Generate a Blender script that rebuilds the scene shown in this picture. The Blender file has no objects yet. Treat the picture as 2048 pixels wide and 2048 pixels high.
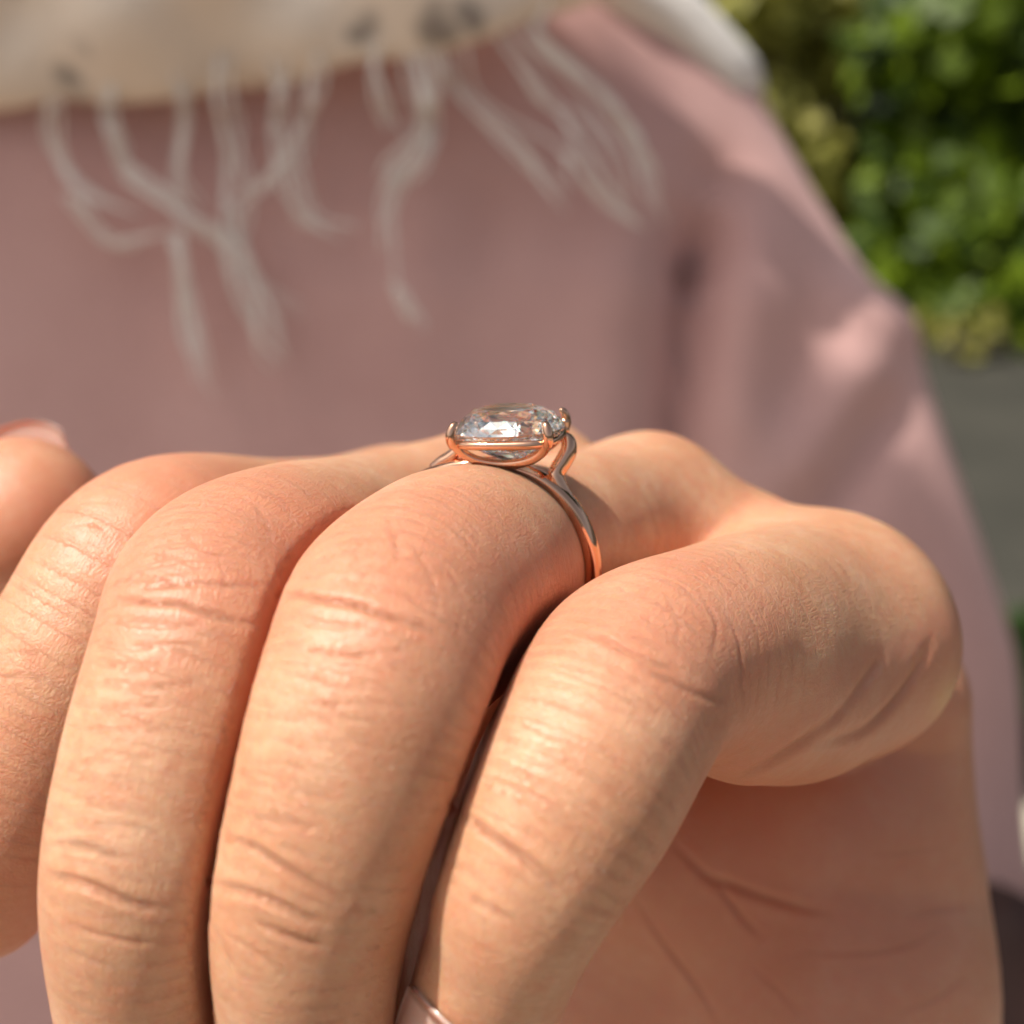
import bpy, bmesh, math, random
import numpy as np
from mathutils import Vector, Matrix, kdtree
from mathutils.bvhtree import BVHTree

R = math.radians
random.seed(7)
rng = np.random.default_rng(11)
scene = bpy.context.scene
COL = scene.collection

# ------------------------------------------------------------------ camera, sky, sun, exposure
D0 = 107.0                      # mm from the lens to the ring
HALF = 0.36                     # tan(half field of view): 50 mm lens on a 36 mm sensor
PITCH = R(20)
CAM_LOC = Vector((0, 0, 1.25))
CAM_M = Matrix.Translation(CAM_LOC) @ Matrix.Rotation(R(90) - PITCH, 4, 'X')
cam = bpy.data.cameras.new('camera')
cam.lens, cam.sensor_width = 50, 36
cam.clip_start, cam.clip_end = 0.005, 500
cam.dof.use_dof = True
cam.dof.focus_distance = (D0 - 9.5) / 1000
cam.dof.aperture_fstop = 50 / 2.1
cam_o = bpy.data.objects.new('camera', cam)
cam_o.matrix_world = CAM_M
COL.objects.link(cam_o)
scene.camera = cam_o

# direction towards the sun, given along the lens axes (right, away, up), then turned into the world
SUN_C = Vector((-0.52, -0.46, 0.72)).normalized()


def cdir(x, d, y):              # lens axes (right, away, up) -> world direction
    return (CAM_M.to_3x3() @ Vector((x, y, -d)))


SUN_W = cdir(*SUN_C).normalized()
sun_el = math.asin(SUN_W.z)
sun_az = math.atan2(SUN_W.x, SUN_W.y)
world = bpy.data.worlds.new('World')
scene.world = world
world.use_nodes = True
wn = world.node_tree.nodes
sky = wn.new('ShaderNodeTexSky')
sky.sky_type = 'NISHITA'
sky.sun_disc = False
sky.sun_elevation = sun_el
sky.sun_rotation = sun_az
sky.dust_density = 5.0
sky.air_density = .8
sky.ozone_density = .3
wn['Background'].inputs['Strength'].default_value = 0.105
haze_sky = wn.new('ShaderNodeHueSaturation')       # hazy white summer sky
haze_sky.inputs['Saturation'].default_value = .55
world.node_tree.links.new(sky.outputs[0], haze_sky.inputs['Color'])
world.node_tree.links.new(haze_sky.outputs[0], wn['Background'].inputs[0])
sun = bpy.data.lights.new('sun', 'SUN')
sun.energy = 5.0
sun.angle = R(0.5)
sun.color = (1.0, 0.945, 0.87)
sun_o = bpy.data.objects.new('sun', sun)
sun_o.rotation_euler = SUN_W.to_track_quat('Z', 'Y').to_euler()
sun_o.location = (-3, -2, 5)
COL.objects.link(sun_o)

scene.view_settings.view_transform = 'Standard'
scene.view_settings.look = 'None'
scene.view_settings.exposure = 0.17
scene.view_settings.gamma = 1
cy = scene.cycles
cy.max_bounces = 32
cy.transmission_bounces = 32
cy.glossy_bounces = 24
cy.diffuse_bounces = 4
cy.sample_clamp_indirect = 250
cy.caustics_refractive = False
cy.caustics_reflective = False
cy.blur_glossy = 0.0


# ------------------------------------------------------------------ helpers
def P(u, v, d):
    """photo pixel (2048 frame) + depth behind the ring in mm -> lens axes (right, away, up) in mm"""
    z = D0 + d
    return np.array([(u - 1024) / 1024 * HALF * z, d, -(v - 1024) / 1024 * HALF * z])


def Rm(px, d):
    return px / 1024 * HALF * (D0 + d)


M3 = np.array(CAM_M.to_3x3())
T3 = np.array(CAM_LOC)


def to_world(p):
    """lens axes in mm (right, away, up; away 0 = ring plane) -> world metres"""
    p = np.asarray(p, float)
    c = np.stack([p[..., 0], p[..., 2], -(p[..., 1] + D0)], -1) / 1000.0
    return c @ M3.T + T3


ORIGIN = to_world(np.zeros(3))


ORG = {}


def mesh_obj(name, verts, faces, mat, parent=None, smooth=True, origin=None):
    """verts in world metres; stored relative to an origin"""
    verts = np.asarray(verts, float)
    if origin is None:
        origin = np.array(ORG[parent.name]) if parent else verts.mean(0)
    me = bpy.data.meshes.new(name)
    me.from_pydata((verts - origin).tolist(), [], [list(map(int, f)) for f in faces])
    me.validate()
    me.update()
    if smooth:
        me.polygons.foreach_set('use_smooth', [True] * len(me.polygons))
    if mat:
        me.materials.append(mat)
    o = bpy.data.objects.new(name, me)
    COL.objects.link(o)
    if parent:
        o.parent = parent
        o.location = Vector(np.array(origin) - ORG[parent.name])
    else:
        o.location = origin
    ORG[o.name] = np.array(origin, float)
    return o


def empty(name, loc):
    o = bpy.data.objects.new(name, None)
    o.empty_display_size = 0.02
    o.location = loc
    COL.objects.link(o)
    ORG[o.name] = np.array(loc, float)
    return o


def tag(o, label=None, cat=None, group=None, kind=None):
    for k, val in (('label', label), ('category', cat), ('group', group), ('kind', kind)):
        if val:
            o[k] = val
    return o


def crom(pts, n=8):
    """Catmull-Rom through rows of numbers"""
    p = np.asarray(pts, float)
    p = np.vstack([2 * p[0] - p[1], p, 2 * p[-1] - p[-2]])
    out = []
    for i in range(1, len(p) - 2):
        for k in range(n):
            t = k / n
            a, b, c, d = p[i - 1], p[i], p[i + 1], p[i + 2]
            out.append(.5 * (2 * b + (c - a) * t + (2 * a - 5 * b + 4 * c - d) * t * t + (3 * b - a - 3 * c + d) * t ** 3))
    out.append(p[-2])
    return np.array(out)


def tube(pts, rad, ns=10, cap=True, flat=1.0, ref=None):
    """swept tube: points (n,3), radii scalar or (n,) ; flat squashes along ref"""
    pts = np.asarray(pts, float)
    n = len(pts)
    rad = np.broadcast_to(np.asarray(rad, float), (n,))
    tan = np.gradient(pts, axis=0)
    tan /= np.linalg.norm(tan, axis=1)[:, None] + 1e-12
    u = np.array(ref, float) if ref is not None else (np.array([0, 0, 1.]) if abs(tan[0][2]) < .9 else np.array([1., 0, 0]))
    V = []
    for i in range(n):
        u = u - tan[i] * (u @ tan[i])
        u /= np.linalg.norm(u) + 1e-12
        w = np.cross(tan[i], u)
        for k in range(ns):
            a = 2 * math.pi * k / ns
            V.append(pts[i] + rad[i] * (flat * u * math.cos(a) + w * math.sin(a)))
    F = []
    for i in range(n - 1):
        for k in range(ns):
            a, b = i * ns + k, i * ns + (k + 1) % ns
            F.append((a, b, b + ns, a + ns))
    if cap:
        c0 = len(V)
        V.append(pts[0] - tan[0] * rad[0] * .6)
        V.append(pts[-1] + tan[-1] * rad[-1] * .6)
        for k in range(ns):
            F.append((c0, (k + 1) % ns, k))
            F.append((c0 + 1, (n - 1) * ns + k, (n - 1) * ns + (k + 1) % ns))
    return np.array(V), F


class NT:
    def __init__(self, name):
        self.m = bpy.data.materials.new(name)
        self.m.use_nodes = True
        self.t = self.m.node_tree
        self.b = self.t.nodes['Principled BSDF']

    def n(self, typ, ins=None, **kw):
        nd = self.t.nodes.new(typ)
        for k, val in kw.items():
            setattr(nd, k, val)
        for k, val in (ins or {}).items():
            self.s(nd, k, val)
        return nd

    def s(self, nd, key, val):
        if isinstance(val, bpy.types.NodeSocket):
            self.t.links.new(val, nd.inputs[key])
        else:
            nd.inputs[key].default_value = val

    def math(self, op, a, b=0.0, c=0.0, clamp=False):
        nd = self.n('ShaderNodeMath', operation=op, use_clamp=clamp)
        self.s(nd, 0, a), self.s(nd, 1, b), self.s(nd, 2, c)
        return nd.outputs[0]

    def ramp(self, fac, stops):
        nd = self.n('ShaderNodeValToRGB')
        e = nd.color_ramp.elements
        while len(e) < len(stops):
            e.new(.5)
        for q, (p, c) in zip(e, stops):
            q.position = p
            q.color = c if len(c) == 4 else (*c, 1)
        self.s(nd, 0, fac)
        return nd.outputs[0]

    def mix(self, fac, a, b, mode='MIX'):
        nd = self.n('ShaderNodeMix', data_type='RGBA', blend_type=mode)
        self.s(nd, 0, fac), self.s(nd, 6, a), self.s(nd, 7, b)
        return nd.outputs[2]

    def noise(self, vec, scale, detail=3, rough=.55, dist=0.0):
        nd = self.n('ShaderNodeTexNoise', {'Scale': scale, 'Detail': detail, 'Roughness': rough, 'Distortion': dist})
        if vec is not None:
            self.s(nd, 'Vector', vec)
        return nd.outputs['Fac']

    def scaled(self, vec, s):
        nd = self.n('ShaderNodeVectorMath', operation='MULTIPLY')
        self.s(nd, 0, vec)
        nd.inputs[1].default_value = s if hasattr(s, '__len__') else (s, s, s)
        return nd.outputs[0]


def rgb(r, g, b):
    return (r, g, b, 1)


# ------------------------------------------------------------------ materials
def skin_material():
    k = NT('skin')
    b = k.b
    pos = k.scaled(k.n('ShaderNodeTexCoord').outputs['Object'], 1000.0)       # mm
    fc = k.n('ShaderNodeAttribute', attribute_name='along').outputs['Vector']  # (mm along, mm around, finger)
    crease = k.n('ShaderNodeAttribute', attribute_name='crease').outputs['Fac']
    red = k.n('ShaderNodeAttribute', attribute_name='redness').outputs['Fac']
    palm = k.n('ShaderNodeAttribute', attribute_name='palm').outputs['Fac']
    # colour: warm base, mottled, redder at the joints, redder and shade-darkened in the creases
    big = k.noise(pos, .16, 3, .6)
    med = k.noise(pos, .75, 4, .6)
    fine = k.noise(pos, 3.2, 3, .6)
    c = k.ramp(big, [(.28, (.54, .255, .135)), (.5, (.61, .325, .185)), (.72, (.69, .415, .255))])
    c = k.mix(k.ramp(med, [(.42, (0, 0, 0)), (.68, (.6, .6, .6))]), c, rgb(.60, .245, .135))
    c = k.mix(k.ramp(fine, [(.45, (0, 0, 0)), (.75, (.35, .35, .35))]), c, rgb(.68, .40, .25))
    c = k.mix(k.math('MULTIPLY', red, .5, clamp=True), c, rgb(.59, .215, .130))
    c = k.mix(k.math('MULTIPLY', palm, .55, clamp=True), c, rgb(.60, .245, .150))
    cal = k.n('ShaderNodeAttribute', attribute_name='callus').outputs['Fac']
    c = k.mix(k.math('MULTIPLY', cal, .6, clamp=True), c, rgb(.74, .50, .22))
    c = k.mix(k.math('MULTIPLY', crease, .42, clamp=True), c, rgb(.44, .15, .075))  # crease redness plus the shade of the folds painted in
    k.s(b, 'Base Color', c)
    b.subsurface_method = 'RANDOM_WALK'
    b.inputs['Subsurface Weight'].default_value = .55
    b.inputs['Subsurface Radius'].default_value = (1.0, .24, .10)
    b.inputs['Subsurface Scale'].default_value = .0013
    b.inputs['Specular IOR Level'].default_value = .5
    k.s(b, 'Roughness', k.ramp(k.noise(pos, 1.3, 3), [(.3, (.33, .33, .33)), (.75, (.47, .47, .47))]))
    # relief: diamond-shaped skin cells, fine lines across the fingers, pores
    vor = k.n('ShaderNodeTexVoronoi', {'Scale': 1.0, 'Randomness': .9}, feature='DISTANCE_TO_EDGE')
    wob = k.n('ShaderNodeTexNoise', {'Scale': .8, 'Detail': 3})
    k.s(wob, 'Vector', pos)
    cellv = k.n('ShaderNodeVectorMath', operation='ADD')
    k.s(cellv, 0, k.scaled(fc, (3.9, 2.8, 31.0)))
    k.s(cellv, 1, k.scaled(wob.outputs['Color'], 1.6))
    k.s(vor, 'Vector', cellv.outputs[0])
    cell = k.ramp(vor.outputs['Distance'], [(0, (0, 0, 0)), (.22, (1, 1, 1))])
    lines = k.noise(k.scaled(fc, (1.9, .26, 17.0)), 1.0, 4, .62, .6)
    lines = k.ramp(lines, [(.40, (0, 0, 0)), (.49, (1, 1, 1)), (.7, (1, 1, 1))])
    grain = k.noise(pos, 5.5, 3, .65)
    back = k.math('SUBTRACT', 1.0, k.math('MULTIPLY', palm, 1.0, clamp=True), clamp=True)
    h = k.math('MULTIPLY', k.math('MULTIPLY', cell, .016), back)
    h = k.math('ADD', h, k.math('MULTIPLY', grain, .050))
    h = k.math('ADD', h, k.math('MULTIPLY', k.math('MULTIPLY', lines, .022), back))
    h = k.math('ADD', h, k.math('MULTIPLY', k.noise(pos, 1.7, 3, .6), .050))
    bump = k.n('ShaderNodeBump', {'Strength': 1.0, 'Distance': .001})
    k.s(bump, 'Height', h)
    k.s(b, 'Normal', bump.outputs[0])
    return k.m


def nail_material():
    k = NT('nail')
    pos = k.scaled(k.n('ShaderNodeTexCoord').outputs['Object'], 1000.0)
    k.s(k.b, 'Base Color', k.mix(k.noise(pos, .5), rgb(.56, .34, .28), rgb(.66, .46, .38)))
    k.b.inputs['Roughness'].default_value = .16
    k.b.inputs['Subsurface Weight'].default_value = .6
    k.b.inputs['Subsurface Radius'].default_value = (1, .4, .25)
    k.b.inputs['Subsurface Scale'].default_value = .001
    k.b.inputs['Coat Weight'].default_value = .4
    return k.m


def gold_material():
    k = NT('rose gold')
    pos = k.scaled(k.n('ShaderNodeTexCoord').outputs['Object'], 1000.0)
    k.b.inputs['Metallic'].default_value = 1
    k.s(k.b, 'Base Color', rgb(.84, .49, .32))
    k.s(k.b, 'Roughness', k.ramp(k.noise(pos, 3.0, 3), [(.3, (.05, .05, .05)), (.8, (.11, .11, .11))]))
    bump = k.n('ShaderNodeBump', {'Strength': .12, 'Distance': .00003})
    k.s(bump, 'Height', k.noise(pos, 2.0, 2))
    k.s(k.b, 'Normal', bump.outputs[0])
    return k.m


def diamond_material():
    m = bpy.data.materials.new('diamond')
    m.use_nodes = True
    t = m.node_tree
    t.nodes.remove(t.nodes['Principled BSDF'])
    out = t.nodes['Material Output']
    # mostly one clear index, with a little of the spread between red and blue
    prev = None
    for col, ior in (((.72, .72, .72, 1), 2.418), ((.28, .07, 0, 1), 2.405), ((0, .14, .07, 1), 2.42), ((0, .07, .21, 1), 2.434)):
        g = t.nodes.new('ShaderNodeBsdfGlass')
        g.inputs['Color'].default_value = col
        g.inputs['Roughness'].default_value = 0.02
        g.inputs['IOR'].default_value = ior
        if prev is None:
            prev = g.outputs[0]
        else:
            a = t.nodes.new('ShaderNodeAddShader')
            t.links.new(prev, a.inputs[0])
            t.links.new(g.outputs[0], a.inputs[1])
            prev = a.outputs[0]
    t.links.new(prev, out.inputs['Surface'])
    return m


def knit_material():
    k = NT('pink knit')
    pos = k.scaled(k.n('ShaderNodeTexCoord').outputs['Object'], 1000.0)
    n1 = k.noise(pos, .02, 4, .6)
    c = k.ramp(n1, [(.3, (.62, .370, .340)), (.55, (.67, .410, .375)), (.8, (.71, .450, .415))])
    k.s(k.b, 'Base Color', c)
    k.b.inputs['Roughness'].default_value = .95
    k.b.inputs['Specular IOR Level'].default_value = .1
    k.b.inputs['Sheen Weight'].default_value = .5
    k.b.inputs['Sheen Roughness'].default_value = .4
    k.b.inputs['Sheen Tint'].default_value = (1, .82, .8, 1)
    w = k.n('ShaderNodeTexWave', {'Scale': .35, 'Distortion': 1.5, 'Detail': 2}, wave_type='BANDS', bands_direction='X')
    k.s(w, 'Vector', pos)
    bump = k.n('ShaderNodeBump', {'Strength': .4, 'Distance': .001})
    k.s(bump, 'Height', k.math('ADD', w.outputs['Fac'], k.noise(pos, .9, 4)))
    k.s(k.b, 'Normal', bump.outputs[0])
    return k.m


def scarf_material(name, base, speck):
    k = NT(name)
    pos = k.scaled(k.n('ShaderNodeTexCoord').outputs['Object'], 1000.0)
    c = k.mix(k.noise(pos, .05, 3), rgb(*[q * .9 for q in base]), rgb(*[min(1, q * 1.08) for q in base]))
    if speck:
        v = k.n('ShaderNodeTexVoronoi', {'Scale': .055, 'Randomness': 1.0}, feature='F1')
        wob = k.n('ShaderNodeTexNoise', {'Scale': .08})
        k.s(wob, 'Vector', pos)
        ad = k.n('ShaderNodeVectorMath', operation='ADD')
        k.s(ad, 0, pos)
        k.s(ad, 1, k.scaled(wob.outputs['Color'], 14.0))
        k.s(v, 'Vector', ad.outputs[0])
        msk = k.ramp(v.outputs['Distance'], [(.14, (1, 1, 1)), (.36, (0, 0, 0))])
        rnd = k.math('GREATER_THAN', k.n('ShaderNodeSeparateColor', {'Color': v.outputs['Color']}).outputs[0], .35)
        c = k.mix(k.math('MULTIPLY', k.math('MULTIPLY', msk, rnd), .75), c, rgb(*speck))
    k.s(k.b, 'Base Color', c)
    k.b.inputs['Roughness'].default_value = .95
    k.b.inputs['Specular IOR Level'].default_value = .1
    k.b.inputs['Sheen Weight'].default_value = .3
    bump = k.n('ShaderNodeBump', {'Strength': .5, 'Distance': .002})
    k.s(bump, 'Height', k.noise(pos, .5, 4))
    k.s(k.b, 'Normal', bump.outputs[0])
    return k.m


def leaf_material(name, c0, c1):
    k = NT(name)
    pos = k.n('ShaderNodeTexCoord').outputs['Object']
    rnd = k.n('ShaderNodeAttribute', attribute_name='tint').outputs['Fac']
    c = k.mix(rnd, rgb(*c0), rgb(*c1))
    c = k.mix(k.math('MULTIPLY', k.noise(pos, 30, 2), .3), c, rgb(*[q * .6 for q in c0]))
    k.s(k.b, 'Base Color', c)
    k.b.inputs['Roughness'].default_value = .55
    k.b.inputs['Subsurface Weight'].default_value = 0
    tr = k.n('ShaderNodeBsdfTranslucent')
    k.s(tr, 'Color', c)
    mx = k.n('ShaderNodeMixShader', {0: .22})
    k.t.links.new(k.b.outputs[0], mx.inputs[1])
    k.t.links.new(tr.outputs[0], mx.inputs[2])
    k.t.links.new(mx.outputs[0], k.t.nodes['Material Output'].inputs['Surface'])
    return k.m


def simple_material(name, c0, c1, scale, rough=.85, bumpd=.01):
    k = NT(name)
    pos = k.n('ShaderNodeTexCoord').outputs['Object']
    n = k.noise(pos, scale, 6, .65)
    k.s(k.b, 'Base Color', k.ramp(n, [(.3, c0), (.7, c1)]))
    k.b.inputs['Roughness'].default_value = rough
    bump = k.n('ShaderNodeBump', {'Strength': .6, 'Distance': bumpd})
    k.s(bump, 'Height', k.noise(pos, scale * 6, 4))
    k.s(k.b, 'Normal', bump.outputs[0])
    return k.m


SKIN, NAIL, GOLD, DIAMOND, KNIT = skin_material(), nail_material(), gold_material(), diamond_material(), knit_material()

# ------------------------------------------------------------------ ground and planting behind
ground = mesh_obj('ground', [(-300, -300, 0), (300, -300, 0), (300, 300, 0), (-300, 300, 0)], [(0, 1, 2, 3)],
                  simple_material('asphalt', (.026, .025, .018), (.050, .046, .034), 2.5), origin=np.zeros(3))
tag(ground, kind='structure')


# unseen paving in a pale tone, added to bounce sunlight up as fill
bounce_slab = []
for (x, y) in ((-5, -6), (5, -6), (5, 1.38), (-5, 1.38)):
    bounce_slab += [(x, y, 0.0), (x, y, .03)]
paving = mesh_obj('paving', bounce_slab, [(1, 3, 5, 7), (0, 2, 3, 1), (2, 4, 5, 3), (4, 6, 7, 5), (6, 0, 1, 7)],
                  simple_material('pale bounce paving', (.23, .18, .135), (.33, .265, .20), 1.6), origin=np.zeros(3), smooth=False)
tag(paving, kind='structure')


def leaf_cloud(centres, radii, n, size, seed, blade=False):
    """many leaf-sized faces spread through a set of ellipsoid clumps"""
    g = np.random.default_rng(seed)
    V, F, tint = [], [], []
    w = np.array([r[0] * r[1] * r[2] for r in radii])
    pick = g.choice(len(centres), n, p=w / w.sum())
    for i in pick:
        q = g.normal(size=3)
        q /= np.linalg.norm(q)
        rr = g.uniform(.35, 1.05) ** .6
        c = np.array(centres[i]) + q * np.array(radii[i]) * rr
        if c[2] < .02:
            c[2] = g.uniform(.02, .2)
        s = size * 1.35 * g.uniform(.6, 1.35)
        a = g.normal(size=3)
        if blade:
            a = a * .45 + np.array([0, 0, 1.])
        a /= np.linalg.norm(a)
        b = np.cross(a, q + g.normal(size=3) * .5)
        b /= np.linalg.norm(b) + 1e-9
        nn = np.cross(a, b)
        k = len(V)
        wd = .16 if blade else .42
        ln = 2.2 if blade else 1.0
        V += [c, c + a * s * .5 * ln + b * s * wd + nn * s * .1, c + a * s * ln, c + a * s * .5 * ln - b * s * wd + nn * s * .1]
        F.append((k, k + 1, k + 2, k + 3))
        tint += [g.beta(1.3, 1.6)] * 4
    return np.array(V), F, tint


def shrub(name, label, cat, x, y, clumps, n, size, seed, mat, bark, blade=False, group=None):
    root = tag(empty(name, (x, y, 0)), label, cat, group)
    cs = [(x + c[0], y + c[1], c[2]) for c in clumps]
    V, F, tint = leaf_cloud(cs, [c[3:6] for c in clumps], n, size, seed, blade)
    o = mesh_obj('foliage', V, F, mat, root, smooth=False)
    at = o.data.attributes.new('tint', 'FLOAT', 'POINT')
    at.data.foreach_set('value', np.array(tint, np.float32))
    VV, FF = [], []
    for c in cs:
        pts = crom([(x, y, -.02), ((x * 2 + c[0]) / 3, (y * 2 + c[1]) / 3, c[2] * .4), (c[0], c[1], c[2])], 5)
        v, f = tube(pts, np.linspace(.03, .008, len(pts)), 6)
        k = len(VV)
        VV += v.tolist()
        FF += [tuple(i + k for i in q) for q in f]
    mesh_obj('stem', VV, FF, bark, root)
    return root


BARK = simple_material('bark', (.07, .05, .035), (.14, .10, .07), 12)
L_BRIGHT = leaf_material('bright leaf', (.016, .045, .001), (.20, .285, .004))
L_DARK = leaf_material('dark leaf', (.008, .022, .002), (.028, .065, .004))
L_YEL = leaf_material('yellow leaf', (.20, .20, .02), (.55, .50, .12))
GRP = 'shrubs along the far side of the paving'
shrub('shrub', 'pale yellow-green shrub at the top, nearest the shoulder of the pink pullover', 'shrub', 1.25, 6.6,
      [(-.15, 0, 1.35, .3, .3, .4), (.2, .1, 1.15, .28, .3, .35), (-.1, .1, .5, .5, .4, .5)], 1900, .085, 1, L_YEL, BARK, group=GRP)
shrub('shrub', 'bright green arching shrub at the top right edge of the picture', 'shrub', 2.15, 6.2,
      [(-.2, 0, 1.05, .55, .35, .26), (.3, 0, .85, .5, .4, .3), (0, .1, .45, .6, .4, .4), (.5, 0, 1.3, .4, .3, .3)], 2600, .12, 2, L_BRIGHT, BARK, False, GRP)
shrub('shrub', 'low bright green grassy shrub rooted at the edge of the grey paving', 'shrub', 1.75, 5.6,
      [(.25, 0, .28, .42, .35, .3), (.75, .1, .35, .45, .35, .33), (-.25, .1, .16, .3, .3, .2)], 1700, .09, 3, L_BRIGHT, BARK, False, GRP)
shrub('shrub', 'dark green broad shrub filling the gap behind the brighter shrubs', 'shrub', 1.5, 7.6,
      [(-.5, 0, .7, .7, .4, .7), (.5, 0, .6, .8, .4, .6), (1.4, .1, .9, .8, .5, .9), (.2, .1, 1.3, .9, .4, .5), (1.6, 0, 1.7, .8, .4, .5)], 5200, .09, 4, L_DARK, BARK, False, GRP)
for i, (bx, by) in enumerate([(-1.2, 7.2), (-2.9, 6.9), (0.1, 7.4), (3.9, 6.8)]):
    shrub('shrub', ['dark shrub hidden behind the pullover, second from its left side',
                    'dark shrub standing far left behind the pullover',
                    'dark shrub directly behind the scarf and collar',
                    'dark shrub beyond the right edge of the paving'][i], 'shrub', bx, by,
          [(-.3, 0, .7, .7, .4, .7), (.4, 0, .6, .7, .4, .6), (0, 0, 1.4, .7, .4, .5)], 1500, .11, 20 + i, L_DARK, BARK, False, GRP)

# ------------------------------------------------------------------ person: hand (one continuous skin surface)
# every chain is a smooth bone line with a radius: rows of (photo x, photo y, depth mm, radius in photo px)
FINGERS = {
    'index': [(800, 1060, 40, 150), (560, 1085, 26, 168), (318, 1112, 8, 196), (190, 1270, 4, 196), (90, 1460, 4, 188),
              (5, 1640, 5, 168), (-45, 1765, 8, 156)],
    'middle': [(1040, 1010, 33, 163), (760, 1090, 14, 190), (545, 1140, -5, 208), (442, 1205, -11, 218), (400, 1310, -15, 214),
               (330, 1540, -17, 210), (285, 1760, -17, 200), (287, 1960, -14, 182), (310, 2150, -9, 160), (335, 2290, -4, 130)],
    'ring': [(1295, 1022, 22, 136), (1150, 1074, 11, 172), (990, 1127, .5, 196), (943, 1149, -4.2, 220), (890, 1176, -8.3, 235), (800, 1256, -15, 243), (755, 1370, -19, 240),
             (700, 1540, -20, 232), (624, 1790, -19, 210), (611, 2000, -16, 184), (612, 2170, -12, 164), (616, 2310, -7, 132)],
    'pinky': [(1655, 1262, 15, 222), (1540, 1270, 6, 216), (1420, 1300, -5, 212), (1292, 1345, -12, 214), (1215, 1440, -16, 224),
              (1140, 1580, -19, 224), (1054, 1765, -20, 188), (1012, 1890, -19, 160), (965, 2010, -16, 152), (930, 2120, -12, 122)],
    'thumb': [(700, 1950, 58, 190), (420, 1560, 50, 170), (190, 1330, 40, 165), (95, 1160, 31, 172), (42, 1045, 27, 172)],
}
PINKY_BACK = [(1010, 1690, -11, 180), (955, 1830, -8, 160), (925, 1905, -5, 140)]
PINKY_UNDER = [(1150, 1400, 3, 150), (1080, 1530, -2, 160), (1005, 1660, -5, 168), (905, 1810, -4, 174), (850, 1940, -3, 176), (822, 2090, 0, 165)]
PINKY_PAD = [(1500, 1380, -2, 188), (1600, 1382, 5, 180), (1722, 1308, 14, 178)]
BODY = [   # knuckles and metacarpals
    [(800, 1060, 40, 150), (900, 1500, 58, 180), (1070, 2300, 62, 200)],
    [(1040, 1010, 33, 163), (1080, 1500, 56, 190), (1110, 2300, 62, 210)],
    [(1295, 1022, 23, 134), (1300, 1500, 52, 200), (1200, 2300, 62, 210)],
    [(1650, 1262, 17, 215), (1625, 1430, 44, 180), (1600, 1650, 60, 190), (1350, 2350, 58, 210)],
    [(1220, 2300, 62, 330), (1235, 2560, 68, 340)],
    [(1480, 1110, 24, 120), (1330, 1090, 26, 110)],
    [(800, 1150, 32, 140), (1000, 1115, 21, 140), (1150, 1125, 20, 135), (1300, 1185, 21, 150), (1430, 1255, 20, 150), (1560, 1340, 20, 150)],
]
PALM = [   # fleshy pads of the palm
    [(1752, 1405, 38, 184), (1744, 1490, 39, 192), (1690, 1640, 40, 255), (1665, 1800, 41, 300), (1655, 2050, 38, 325), (1530, 2350, 46, 320)],
    [(1330, 1780, 46, 220), (1250, 2050, 50, 260), (1210, 2350, 56, 300)],
    [(1560, 1670, 37, 150), (1380, 1700, 38, 130), (1200, 1650, 41, 130)],
    [(950, 1950, 66, 200), (1000, 2350, 62, 240)],
]


def chain(rows, n=7):
    c = crom(rows, n)
    pts = np.array([P(*q[:3]) for q in c])
    rad = np.array([Rm(q[3], q[2]) for q in c])
    return pts.astype(np.float32), rad.astype(np.float32)


CH = []           # (group, points, radii)
for nme, rows in FINGERS.items():
    CH.append((nme, *chain(rows)))
CH.append(('pinky', *chain(PINKY_PAD)))
CH.append(('pinky', *chain(PINKY_BACK)))
CH.append(('pinky', *chain(PINKY_UNDER)))
for rows in BODY:
    CH.append(('body', *chain(rows)))
for rows in PALM:
    CH.append(('palm', *chain(rows)))


def seg_d(p, a, b, ra, rb):
    ab = b - a
    L = float(ab @ ab) + 1e-9
    ap = p - a
    t = np.clip((ap @ ab) / L, 0, 1)
    q = ap - t[:, None] * ab
    return np.sqrt(np.einsum('ij,ij->i', q, q)) - (ra + t * (rb - ra)), t


def chain_d(p, pts, rad, keep):
    d = np.full(len(p), 99, np.float32)
    for i in keep:
        d = np.minimum(d, seg_d(p, pts[i], pts[i + 1], rad[i], rad[i + 1])[0])
    return d


def smin(a, b, k):
    h = np.maximum(k - np.abs(a - b), 0) / k
    return np.minimum(a, b) - h * h * k * .25


def hand_sdf(p, keeps):
    """keeps: per chain list of segments to evaluate"""
    body = np.full(len(p), 99, np.float32)
    palm = body.copy()
    fing = {}
    for (g, pts, rad), kp in zip(CH, keeps):
        if len(kp) == 0:
            continue
        d = chain_d(p, pts, rad, kp)
        if g == 'body':
            body = smin(body, d, 7.0)
        elif g == 'palm':
            palm = smin(palm, d, 9.0)
        elif g in fing:
            fing[g] = smin(fing[g], d, 3.0)
        else:
            fing[g] = d
    out = body.copy()
    for g, d in fing.items():
        out = np.minimum(out, smin(body, d, 2.5 if g == 'thumb' else 4.5))
    # a narrow slit where two neighbouring fingers press together
    for a, b in (('index', 'middle'), ('middle', 'ring'), ('ring', 'pinky')):
        if a in fing and b in fing:
            slit = .36 - .5 * np.abs(fing[a] - fing[b])
            slit = np.minimum(slit, np.minimum(body - 2.5, 3.2 + np.maximum(fing[a], fing[b])))
            front = np.clip(-8 - (-7 - p[:, 2]) * .42, -13, -5) - p[:, 1]      # only from the side facing away from the palm
            out = np.maximum(out, np.minimum(slit, front))
    return smin(out, palm, .6)


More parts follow.
